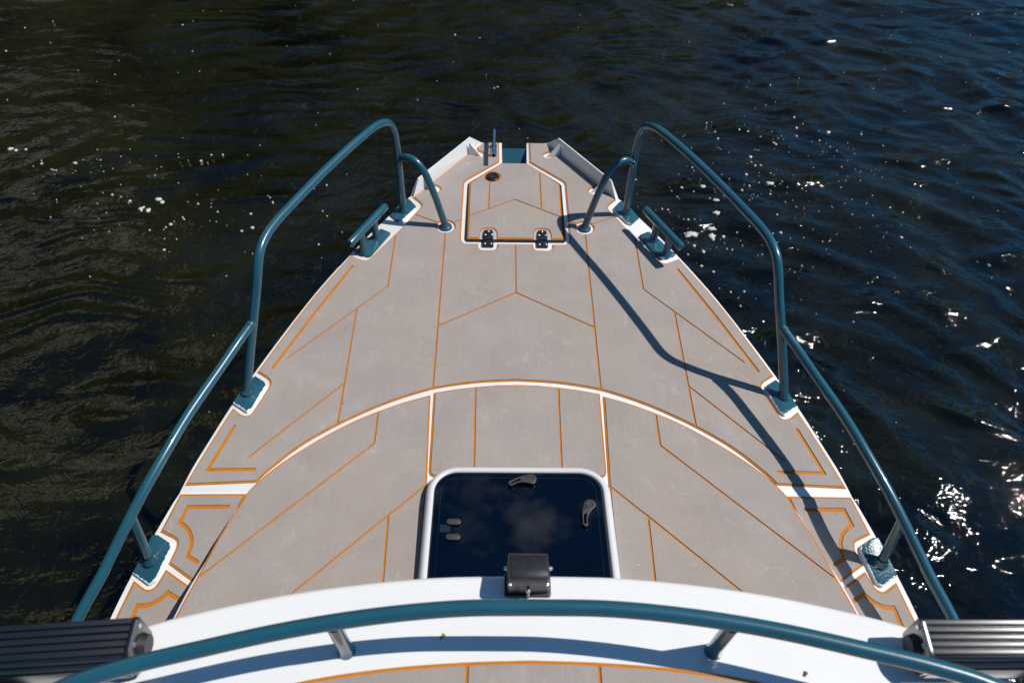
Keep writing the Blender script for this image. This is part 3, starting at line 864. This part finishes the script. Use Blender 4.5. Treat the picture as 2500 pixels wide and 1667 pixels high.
# -- rails, plates, cleats
RR = 0.0155
def zs(y): return 0.34 * (max(y, 0.55) - 1.18) if y < 1.18 else 0.0
plateF = [(0.489,2.668),(0.472,2.664),(0.440,2.618),(0.440,2.601),(0.490,2.517),(0.508,2.506),(0.548,2.553),(0.515,2.624)]
plateM = [(0.933,1.648),(0.893,1.621),(0.886,1.604),(0.911,1.506),(0.926,1.491),(0.982,1.529),(0.960,1.605)]
plateR = [(1.125,1.057),(1.107,1.056),(1.066,1.033),(1.061,1.020),(1.092,0.929),(1.108,0.919),(1.162,0.951),(1.143,1.003)]
def weld(bm, x, y, z, r0, dirv=Vector((0,0,1)), rt=RR):
    tube_into(bm, [Vector((x,y,z)), Vector((x,y,z)) + dirv*0.006, Vector((x,y,z)) + dirv*0.014, Vector((x,y,z)) + dirv*0.022], [r0, rt+0.006, rt+0.002, rt+0.0002], 22, cap=False)
for s in (-1, 1):
    side = 'starboard' if s > 0 else 'port'
    def S(pts): return [(s*p[0], *p[1:]) for p in pts]
    top = catmull(S([(0.492,2.582,0.0),(0.491,2.582,0.10),(0.490,2.582,0.22),(0.489,2.581,0.34),(0.492,2.572,0.415),(0.506,2.546,0.462),(0.532,2.494,0.489),(0.573,2.413,0.498),(0.675,2.212,0.496),(0.770,2.002,0.489),(0.808,1.912,0.485),(0.829,1.850,0.477),(0.841,1.797,0.458),(0.848,1.760,0.422),(0.857,1.730,0.372),(0.880,1.680,0.272),(0.912,1.626,0.142),(0.944,1.570,0.004)]), 7)
    rail = tube('bow_rail', top, RR, M_TEAL, boat, 20)
    rail['label'] = side + ' bow rail of glossy teal tube'
    brace = catmull(S([(0.489,2.580,0.268),(0.462,2.546,0.288),(0.433,2.509,0.299),(0.402,2.470,0.298),(0.375,2.437,0.283),(0.355,2.413,0.258),(0.338,2.405,0.225),(0.322,2.440,0.12),(0.303,2.481,0.0)]), 6)
    # brace lies in one vertical plane from the post to the collar
    a, b = Vector((0.489,2.580)), Vector(COL)
    prof = [(0.0,0.268),(0.10,0.285),(0.22,0.297),(0.36,0.295),(0.49,0.279),(0.60,0.248),(0.70,0.203),(0.80,0.143),(0.90,0.074),(1.0,0.0)]
    brace = catmull([(s*(a.x + (b.x-a.x)*t), a.y + (b.y-a.y)*t, z) for t, z in prof], 6)
    tube('rail_brace', brace, RR*0.97, M_TEAL, rail)
    low = catmull(S([(0.884,1.672,0.258),(0.918,1.600,0.241),(0.949,1.514,0.230),(1.012,1.330,0.213),(1.046,1.205,0.200),(1.088,1.082,0.168),(1.136,0.960,0.113),(1.168,0.878,0.075),(1.220,0.750,0.022),(1.262,0.42,-0.06),(1.268,0.0,-0.09),(1.268,-1.4,-0.09)]), 5)
    tube('lower_rail', low, RR, M_TEAL, rail)
    for (jx, jy, jz), (ex, ey, ez), r0 in (((0.489,2.580,0.268),(0.470,2.556,0.276),RR*0.97), ((0.884,1.672,0.258),(0.905,1.630,0.249),RR)):
        j, e = Vector((s*jx,jy,jz)), Vector((s*ex,ey,ez)); d_ = (e - j).normalized()
        bm = bmesh.new(); tube_into(bm, [j + d_*t for t in (0.0135,0.0150,0.0165,0.0185,0.0200)], [r0+0.0002,r0+0.0018,r0+0.0024,r0+0.0014,r0+0.0002], 22, cap=False)
        bm_obj('weld_bead', bm, M_TEAL, rail, smooth=180)
    by = 0.984; bx = 1.117
    tube('rail_post', catmull(S([(1.114,1.024,0.138),(1.116,1.006,0.05),(bx,by,zs(by))]), 4), RR*0.92, M_TEAL, rail)
    for nm, pl, w0, sl in (('base_plate', plateF, (0.492,2.582), False), ('base_plate', plateM, (0.943,1.572), False), ('base_plate', plateR, (bx,by), True)):
        plate(nm, S(pl) if s > 0 else S(pl)[::-1], -0.006, 0.004, M_TEALP, rail, 0.005, 0.003, sl)
    for wx, wy, wz, wd in ((0.492, 2.582, 0.003, Vector((0,0,1))), (0.943, 1.572, 0.003, Vector((-s*0.2,0.35,0.9)).normalized()), (bx, by, 0.003 + zs(by), Vector((-s*0.05,0.12,0.99)).normalized())):
        bm = bmesh.new(); weld(bm, s*wx, wy, wz, 0.023, wd)
        bm_obj('weld_fillet', bm, M_TEALP, rail, smooth=180)
    bm = bmesh.new()
    lathe(bm, s*COL[0], COL[1], [(0.029,-0.006),(0.0285,-0.001),(0.025,0.003),(0.0185,0.006),(0.0160,0.012)], 30)
    bm_obj('brace_collar', bm, M_TEALP, rail, smooth=60)
    # strips of pale sealant along the inboard edges of the plates
    rnd = random.Random(5 + s)
    for pl, k0, k1, sl in ((plateF, 3, 5, False), (plateM, 2, 5, False), (plateR, 2, 6, True)):
        bm = bmesh.new()
        ctr = Vector((sum(p[0] for p in pl)/len(pl), sum(p[1] for p in pl)/len(pl)))
        inn_, out_ = [], []
        for i in range(k0, k1):
            p, q = Vector(pl[i]), Vector(pl[i+1])
            nst = max(3, int((q-p).length / 0.004))
            for j in range(nst):
                c = p + (q-p) * (j + 0.5) / nst
                d_ = (c - ctr).normalized()
                w_ = max(0.0, rnd.gauss(0.0016, 0.0016))
                inn_.append(c - d_ * (w_ - 0.0004)); out_.append(c + d_ * (0.0008 + rnd.random()*0.0008))
        A = [bm.verts.new((s*p.x, p.y, 0.0046)) for p in inn_]; B = [bm.verts.new((s*p.x, p.y, 0.0046)) for p in out_]
        G = [bm.verts.new((s*(p.x + (p-ctr).normalized().x*0.0015), p.y + (p-ctr).normalized().y*0.0015, -0.0055)) for p in out_]
        for i in range(len(A)-1):
            bm.faces.new((A[i], A[i+1], B[i+1], B[i])); bm.faces.new((B[i], B[i+1], G[i+1], G[i]))
        o = bm_obj('sealant_bead', bm, M_SEAL, rail, smooth=180)
        if sl: shear(o)
    # cleat
    cl = empty('cleat', (0, 0, 0), boat)
    cl['label'] = side + ' teal bollard cleat on the foredeck edge'
    plc = [(0.531,2.432),(0.577,2.458),(0.622,2.398),(0.650,2.340),(0.674,2.318),(0.668,2.308),(0.607,2.282),(0.598,2.288)]
    plate('base_plate', S(plc), -0.006, 0.006, M_TEALP, cl, 0.008, 0.003)
    p0, p1 = Vector((0.549,2.481,0.106)), Vector((0.666,2.240,0.106))
    dd = (p1 - p0).normalized()
    bar_pts = [p0, p0 + dd*0.002, p0 + dd*0.004] + [p0 + (p1-p0)*t for t in (0.2,0.5,0.8)] + [p1 - dd*0.004, p1 - dd*0.002, p1]
    tube('horn', S([tuple(p) for p in bar_pts]), [0.0150,0.0168,0.0175,0.0175,0.0175,0.0175,0.0175,0.0168,0.0150], M_TEAL, cl, 24)
    for t in (0.345, 0.700):
        p = p0 + (p1 - p0) * t
        bm = bmesh.new()
        tube_into(bm, [(s*p.x,p.y,0.004),(s*p.x,p.y,0.010),(s*p.x,p.y,0.018),(s*p.x,p.y,0.100)], [0.024,0.0185,0.0152,0.0150], 20)
        bm_obj('post', bm, M_TEAL, cl, smooth=60)

# -- glazed deck hatch
def rrect(hx, y0, y1, r, n=8):
    out = []
    for cx, cy, a0 in ((hx-r,y1-r,0),(-hx+r,y1-r,90),(-hx+r,y0+r,180),(hx-r,y0+r,270)):
        for k in range(n+1):
            a = R(a0 + 90*k/n); out.append((cx + r*math.cos(a), cy + r*math.sin(a)))
    return out
hatch = empty('deck_hatch', (0, 0, 0), boat)
hatch['label'] = 'smoked glass deck hatch in a rounded white frame'
HX0 = 0.0
bm = bmesh.new()
prof = [(0.000,-0.010),(0.000,0.010),(0.0018,0.019),(0.0055,0.0265),(0.0105,0.0315),(0.0165,0.034),(0.0225,0.0335),(0.0265,0.030),(0.028,0.0245),(0.028,0.010)]
rings = []
for d, z in prof:
    rings.append([bm.verts.new((x, y, z)) for x, y in rrect(0.290-d, 0.645+d, 1.266-d, 0.100-d, 10)])
for a, b in zip(rings, rings[1:]):
    N = len(a)
    for k in range(N): bm.faces.new((a[k], a[(k+1)%N], b[(k+1)%N], b[k]))
bm_obj('frame', bm, M_FRAME, hatch, smooth=40)
bm = bmesh.new()
prism(bm, rrect(0.2625, 0.6725, 1.2385, 0.072, 10), 0.012, 0.0285)
bm_obj('gasket', bm, M_RUBBER, hatch)
bm = bmesh.new()
prism(bm, rrect(0.2575, 0.6775, 1.2335, 0.068, 10), 0.014, 0.0300)
gl = bm_obj('glass', bm, M_GLASS, hatch)
# inner frame's image in the glass, painted on top as a faint line
bm = bmesh.new()
for d, w in ((0.016, 0.0012),):
    o_, i_ = rrect(0.2575-d, 0.6775+d, 1.2335-d, 0.064-d, 10), rrect(0.2575-d-w, 0.6775+d+w, 1.2335-d-w, 0.064-d-w, 10)
    A = [bm.verts.new((x, y, 0.0303)) for x, y in o_]; B = [bm.verts.new((x, y, 0.0303)) for x, y in i_]
    N = len(A)
    for k in range(N): bm.faces.new((A[k], A[(k+1)%N], B[(k+1)%N], B[k]))
bm_obj('inner_frame_line', bm, mat('frame_line', (0.006, 0.026, 0.040), 0.2, vary=(5, 0.5)), hatch)
def lever(x0, y0, x1, y1, r0, r1):
    """teardrop lever with a slot through its narrow half"""
    a, b = Vector((x0, y0)), Vector((x1, y1))
    d = (b - a).normalized(); nn = Vector((-d.y, d.x)); Ln = (b - a).length
    def P2(t, w):                                        # gentle sideways bow along its length
        return a + d * (t*Ln) + nn * (w - 0.10*Ln*math.sin(math.pi*min(max(t,0),1)))
    out = []
    for k in range(13):
        an = math.pi/2 + math.pi*k/12; v = a + d*(math.cos(an)*r0) + nn*(math.sin(an)*r0); out.append((v.x, v.y))
    for t in (0.25,0.45,0.7,0.9): 
        w = r0 + (r1-r0)*min(1, t*1.6); v = P2(t, -w); out.append((v.x, v.y))
    for k in range(9):
        an = -math.pi/2 + math.pi*k/8; v = b + d*(math.cos(an)*r1) + nn*(math.sin(an)*r1); out.append((v.x, v.y))
    for t in (0.9,0.7,0.45,0.25):
        w = r0 + (r1-r0)*min(1, t*1.6); v = P2(t, w); out.append((v.x, v.y))
    slot = [P2(t, -r1*0.42) for t in (0.50,0.7,0.88,1.0)] + [P2(t, r1*0.42) for t in (1.0,0.88,0.7,0.50)]
    return out, [(v.x, v.y) for v in slot], a, b
for x0, y0, x1, y1 in ((0.038,1.206,-0.024,1.190), (0.217,1.113,0.198,1.046)):
    o_, sl_, a, b = lever(x0, y0, x1, y1, 0.0185, 0.0085)
    bm = bmesh.new(); prism(bm, o_, 0.034, 0.0445)
    h = bm_obj('handle', bm, M_LEVER, hatch)
    cut(h, [sl_], 0.03, 0.05); bevel_obj(h, 0.0018, 2)
    bm = bmesh.new(); bm.from_mesh(h.data)
    bm.free()
    bm = bmesh.new(); lathe(bm, a.x, a.y, [(0.010,0.029),(0.010,0.040),(0.0125,0.0440),(0.0125,0.0456),(0.0105,0.0456),(0.0095,0.0447)], 20)
    bm_obj('handle_boss', bm, M_LEVER, hatch, smooth=40)
    h['label'] = 'grey lever handle with a slot, near the ' + ('front' if y0 > 1.15 else 'starboard') + ' edge of the glass'
for cy in (1.055, 1.004):
    bm = bmesh.new(); prism(bm, stroke([(-0.208,cy),(-0.184,cy)], 0.0215), 0.0295, 0.0385)
    pd = bm_obj('hinge_pad', bm, M_LEVER, hatch); bevel_obj(pd, 0.004, 3)
bm = bmesh.new()
prism(bm, [(-0.236,1.022),(-0.205,1.022),(-0.205,1.047),(-0.236,1.047)], 0.0285, 0.0303)
bm_obj('hinge_arm', bm, mat('dark_teal_plastic', (0.006, 0.022, 0.032), 0.3), hatch)

for q in list(hatch.children):
    if q.type == 'MESH': rise(q, y0=1.272, s=-0.085, ymin=-9)

# -- wheelhouse: roof, windscreen, walls
RZ = 0.65
roof_half = c2([(0.0,0.629),(0.20,0.624),(0.43,0.598),(0.62,0.559),(0.75,0.521),(0.85,0.470),(0.92,0.390),(0.955,0.25),(0.965,0.0)], 4) + [(0.965,-1.6)]
roof_poly = roof_half + mir(roof_half[::-1][:-1])
bm = bmesh.new(); prism(bm, roof_poly, RZ-0.055, RZ)
roof = bm_obj('roof', bm, M_WHITE, boat); bevel_obj(roof, 0.014, 4, 50)
roof['label'] = 'white wheelhouse roof with a curved front edge'
M_RUST = mat('rust_stain', (0.30, 0.17, 0.05), 0.7, vary=(300, 0.5))
for nm, cx, cy, sz, mm in (('rust_stain', -0.166, 0.505, 0.0045, M_RUST), ('dead_insect', 0.508, 0.437, 0.0034, M_RUBBER)):
    bm = bmesh.new(); rnd = random.Random(11)
    prism(bm, [(cx + sz*(0.6 + rnd.random()*0.9)*math.cos(2*math.pi*k/13), cy + sz*(0.5 + rnd.random()*1.5)*math.sin(2*math.pi*k/13)) for k in range(13)], RZ-0.001, RZ+(0.0004 if nm == 'rust_stain' else 0.003))
    bm_obj(nm, bm, mm, roof)
rm_half = c2([(0.0,0.460),(0.13,0.456),(0.28,0.444),(0.43,0.420),(0.58,0.377),(0.70,0.32),(0.78,0.24),(0.82,0.12),(0.83,-0.2)], 4) + [(0.83,-1.5)]
deck_mat('roof_mat', rm_half + mir(rm_half[::-1][:-1]), [[(-0.1175,0.48),(-0.1175,-1.49)], [(0.1255,0.48),(0.1255,-1.49)]], [], roof, z=RZ+0.007, lip=0.0072)
bm = bmesh.new()                                         # walls and windscreen below the roof
wl_half = [(0.0,0.50),(0.40,0.47),(0.66,0.40),(0.82,0.28),(0.88,0.10),(0.88,-1.45)]
wb_half = [(0.0,0.62),(0.42,0.59),(0.72,0.51),(0.90,0.36),(0.96,0.12),(0.97,-1.45)]
up_ = mir(wl_half[::-1][:-1]) + wl_half; dn_ = mir(wb_half[::-1][:-1]) + wb_half
U_ = [bm.verts.new((x, y, RZ-0.056)) for x, y in up_]; D_ = [bm.verts.new((x, y, -0.002)) for x, y in dn_]
for i in range(len(U_)-1):
    f = bm.faces.new((U_[i], U_[i+1], D_[i+1], D_[i])); f.material_index = 0
bm.faces.new((U_[0], D_[0], D_[-1], U_[-1]))
bm_obj('wheelhouse_wall', bm, M_WHITE, boat)
bm = bmesh.new()
for i in range(1, len(U_0 := up_)-2):
    a, b, c, d = [Vector((*up_[i], RZ-0.056)), Vector((*up_[i+1], RZ-0.056)), Vector((*dn_[i+1], -0.002)), Vector((*dn_[i], -0.002))]
    cen = (a+b+c+d)/4; nrm = (b-a).cross(d-a).normalized()
    if nrm.dot(Vector((cen.x, cen.y-(-0.3), 0))) < 0: nrm = -nrm
    bm.faces.new([bm.verts.new(cen + (p-cen)*0.86 + nrm*0.004) for p in (a,b,c,d)])
bm_obj('windscreen', bm, M_GLASS, boat)

rr_half = catmull([(0.0,0.499,0.806),(0.13,0.497,0.806),(0.275,0.483,0.806),(0.42,0.459,0.806),(0.56,0.427,0.806),(0.66,0.402,0.806),(0.745,0.374,0.804),(0.82,0.33,0.80),(0.87,0.25,0.80),(0.89,0.10,0.80),(0.895,-0.4,0.80),(0.895,-1.4,0.80)], 6)
rr = [Vector((-v.x, v.y, v.z)) for v in rr_half[::-1][:-1]] + rr_half
rro = tube('roof_rail', rr, 0.0142, M_TEAL, boat, 24)
rro['label'] = 'curved teal rail across the front of the white roof'
for x, y, xt, yt in ((-0.344,0.478,-0.344,0.472),(0.344,0.478,0.344,0.472),(-0.86,0.0,-0.89,0.0),(0.86,0.0,0.89,0.0)):
    bm = bmesh.new()
    tube_into(bm, [(x,y,RZ-0.001),(x,y,RZ+0.004),(x,y,RZ+0.012),(x+(xt-x)*0.3,y,RZ+0.03),(xt,yt,RZ+0.146)], [0.0175,0.0160,0.0142,0.0135,0.0135], 18)
    bm_obj('rail_post', bm, M_TEAL, rro, smooth=60)

# square black box with a domed lid on the roof's front edge
box = empty('control_box', (0, 0, 0), boat)
box['label'] = 'square black plastic box at the middle of the roof edge'
bx0 = -0.0035
bm = bmesh.new()
prism(bm, [(bx0-0.041,0.586),(bx0+0.041,0.586),(bx0+0.041,0.634),(bx0-0.041,0.634)], RZ-0.001, RZ+0.056)
o = bm_obj('body', bm, M_BLACKPL, box); bevel_obj(o, 0.005, 3)
bm = bmesh.new()                                          # lid: top slopes and rounds towards the bow
prof = [(0.581,0.052),(0.581,0.083),(0.583,0.088),(0.588,0.0905),(0.600,0.0895),(0.618,0.085),(0.632,0.078),(0.640,0.068),(0.643,0.056),(0.643,0.052)]
hx = 0.0395
A = [bm.verts.new((bx0-hx+(0.003 if z > 0.07 else 0), y, RZ+z)) for y, z in prof]; B = [bm.verts.new((bx0+hx-(0.003 if z > 0.07 else 0), y, RZ+z)) for y, z in prof]
N = len(prof)
for i in range(N): bm.faces.new((A[i], A[(i+1)%N], B[(i+1)%N], B[i]))
bm.faces.new(A[::-1]); bm.faces.new(B)
o = bm_obj('lid', bm, M_GREYPL, box); bevel_obj(o, 0.003, 3, 50)
for pts_, rr_ in ((((bx0-0.0355,0.583,RZ+0.062),(bx0-0.0355,0.5785,RZ+0.062)), [0.0038,0.0030]), (((bx0+0.0355,0.583,RZ+0.062),(bx0+0.0355,0.5785,RZ+0.062)), [0.0038,0.0030]),
                 (((bx0,0.587,RZ+0.036),(bx0,0.577,RZ+0.036)), [0.0048,0.0042]), (((bx0,0.579,RZ+0.036),(bx0,0.570,RZ+0.030)), [0.0026,0.0024]),
                 (((bx0-0.041,0.617,RZ+0.052),(bx0-0.047,0.617,RZ+0.052)), [0.004,0.0034]), (((bx0+0.041,0.617,RZ+0.052),(bx0+0.047,0.617,RZ+0.052)), [0.004,0.0034])):
    bm = bmesh.new(); tube_into(bm, pts_, rr_, 10); bm_obj('screw', bm, M_SCREW, box, smooth=40)
# flange foot
plate('foot', [(bx0-0.046,0.580),(bx0+0.046,0.580),(bx0+0.046,0.632),(bx0-0.046,0.632)], RZ-0.001, RZ+0.005, M_BLACKPL, box, 0.006, 0.0015)

# finned light bars at the roof corners
for s in (-1, 1):
    lb = empty('light_bar', (0, 0, 0), boat)
    lb['label'] = ('starboard' if s > 0 else 'port') + ' finned black light bar at the roof corner'
    yc, zc = 0.468, 0.702
    prof = []
    # closed cross-section (y, z): deep fins on the top and aft faces, lens face forward
    # six flat-topped fins on a face tilted aft, two more round the aft corner, lens face forward
    def fin_run(p, d, nrm_, n_, pitch, top, dep):
        o_ = []
        for k in range(n_):
            q0, q1 = p + d*(k*pitch), p + d*(k*pitch + top)
            q2, q3 = q1 + d*0.0006 - nrm_*dep, p + d*((k+1)*pitch - 0.0006) - nrm_*dep
            o_ += [q0, q1, q2, q3]
        return o_
    ta = R(-9)
    d1, n1 = Vector((-math.cos(ta), math.sin(ta))), Vector((math.sin(ta), math.cos(ta)))
    p1 = Vector((yc+0.036, zc+0.040))
    prof = [(v.x, v.y) for v in fin_run(p1, d1, n1, 5, 0.0125, 0.0092, 0.008)]
    tb = R(-48); d2, n2 = Vector((-math.cos(tb), math.sin(tb))), Vector((math.sin(tb), math.cos(tb)))
    p2 = p1 + d1*0.0632
    prof += [(v.x, v.y) for v in fin_run(p2, d2, n2, 2, 0.0125, 0.0088, 0.007)]
    p3 = p2 + d2*0.0255
    prof += [(p3.x, p3.y), (p3.x, zc-0.034), (yc+0.030, zc-0.036), (yc+0.037, zc-0.030), (yc+0.038, zc+0.036)]
    prof = prof[::-1]
    xa, xb = 0.715, 1.30
    bm = bmesh.new()
    sk = -0.020 if s < 0 else 0.0
    A = [bm.verts.new((s*xa, y, z)) for y, z in prof]; B = [bm.verts.new((s*xb, y + sk*2.0, z)) for y, z in prof]
    N = len(prof)
    for i in range(N): bm.faces.new((A[i], A[(i+1)%N], B[(i+1)%N], B[i]))
    bm.faces.new(A[::-1]); bm.faces.new(B)
    o = bm_obj('housing', bm, M_BLACKMET, lb); bevel_obj(o, 0.0012, 2, 30)
    cap_ = rounded([(yc-0.040,zc-0.038),(yc+0.038,zc-0.038),(yc+0.040,zc+0.038),(yc+0.034,zc+0.043),(yc-0.026,zc+0.033),(yc-0.046,zc+0.012)], 0.010)
    for xq in (xa, xb):
        bm = bmesh.new()
        x0_ = s*(xq - 0.010) if xq == xa else s*(xq + 0.010)
        yo = sk*2.0 if xq == xb else 0
        A = [bm.verts.new((x0_, y+yo, z)) for y, z in cap_]; B = [bm.verts.new((s*xq, y+yo, z)) for y, z in cap_]
        N = len(cap_)
        for i in range(N): bm.faces.new((A[i], A[(i+1)%N], B[(i+1)%N], B[i]))
        bm.faces.new(A[::-1]); bm.faces.new(B)
        o = bm_obj('end_cap', bm, M_BLACKMET, lb); bevel_obj(o, 0.002, 2)
    bm = bmesh.new()
    for y, z in ((yc+0.026,zc+0.029),(yc-0.006,zc+0.026),(yc-0.032,zc+0.010),(yc+0.024,zc-0.026)):
        bm = bmesh.new(); tube_into(bm, [(s*(xa-0.009),y,z),(s*(xa-0.013),y,z)], [0.0050,0.0042], 12)
        bm_obj('screw', bm, M_SCREW, lb, smooth=40)
    bm = bmesh.new()                                      # bracket: disc at the cap and a foot on the roof
    tube_into(bm, [(s*(xa-0.010),yc+0.004,zc-0.004),(s*(xa-0.024),yc+0.004,zc-0.004)], [0.022,0.018], 20)
    bm_obj('bracket_disc', bm, M_GREYPL, lb, smooth=35); bm = bmesh.new()
    for x in (xa+0.05,):
        v = [(s*x,yc-0.03,RZ-0.002),(s*(x+0.05),yc-0.03,RZ-0.002),(s*(x+0.05),yc+0.02,RZ-0.002),(s*x,yc+0.02,RZ-0.002)]
        lo_ = [bm.verts.new(p) for p in v]; hi_ = [bm.verts.new((p[0], p[1], zc-0.036)) for p in v]
        bm.faces.new(lo_[::-1]); bm.faces.new(hi_)
        for i in range(4): bm.faces.new((lo_[i], lo_[(i+1)%4], hi_[(i+1)%4], hi_[i]))
    bm_obj('bracket', bm, M_GREYPL, lb, smooth=35)
    bm = bmesh.new()
    A = [bm.verts.new((s*x, yc+0.0375+(sk*2 if x > 1 else 0), z)) for x, z in ((xa+0.01,zc+0.022),(xb-0.01,zc+0.022),(xb-0.01,zc-0.028),(xa+0.01,zc-0.028))]
    bm.faces.new(A)
    bm_obj('lens', bm, M_GLASS, lb)
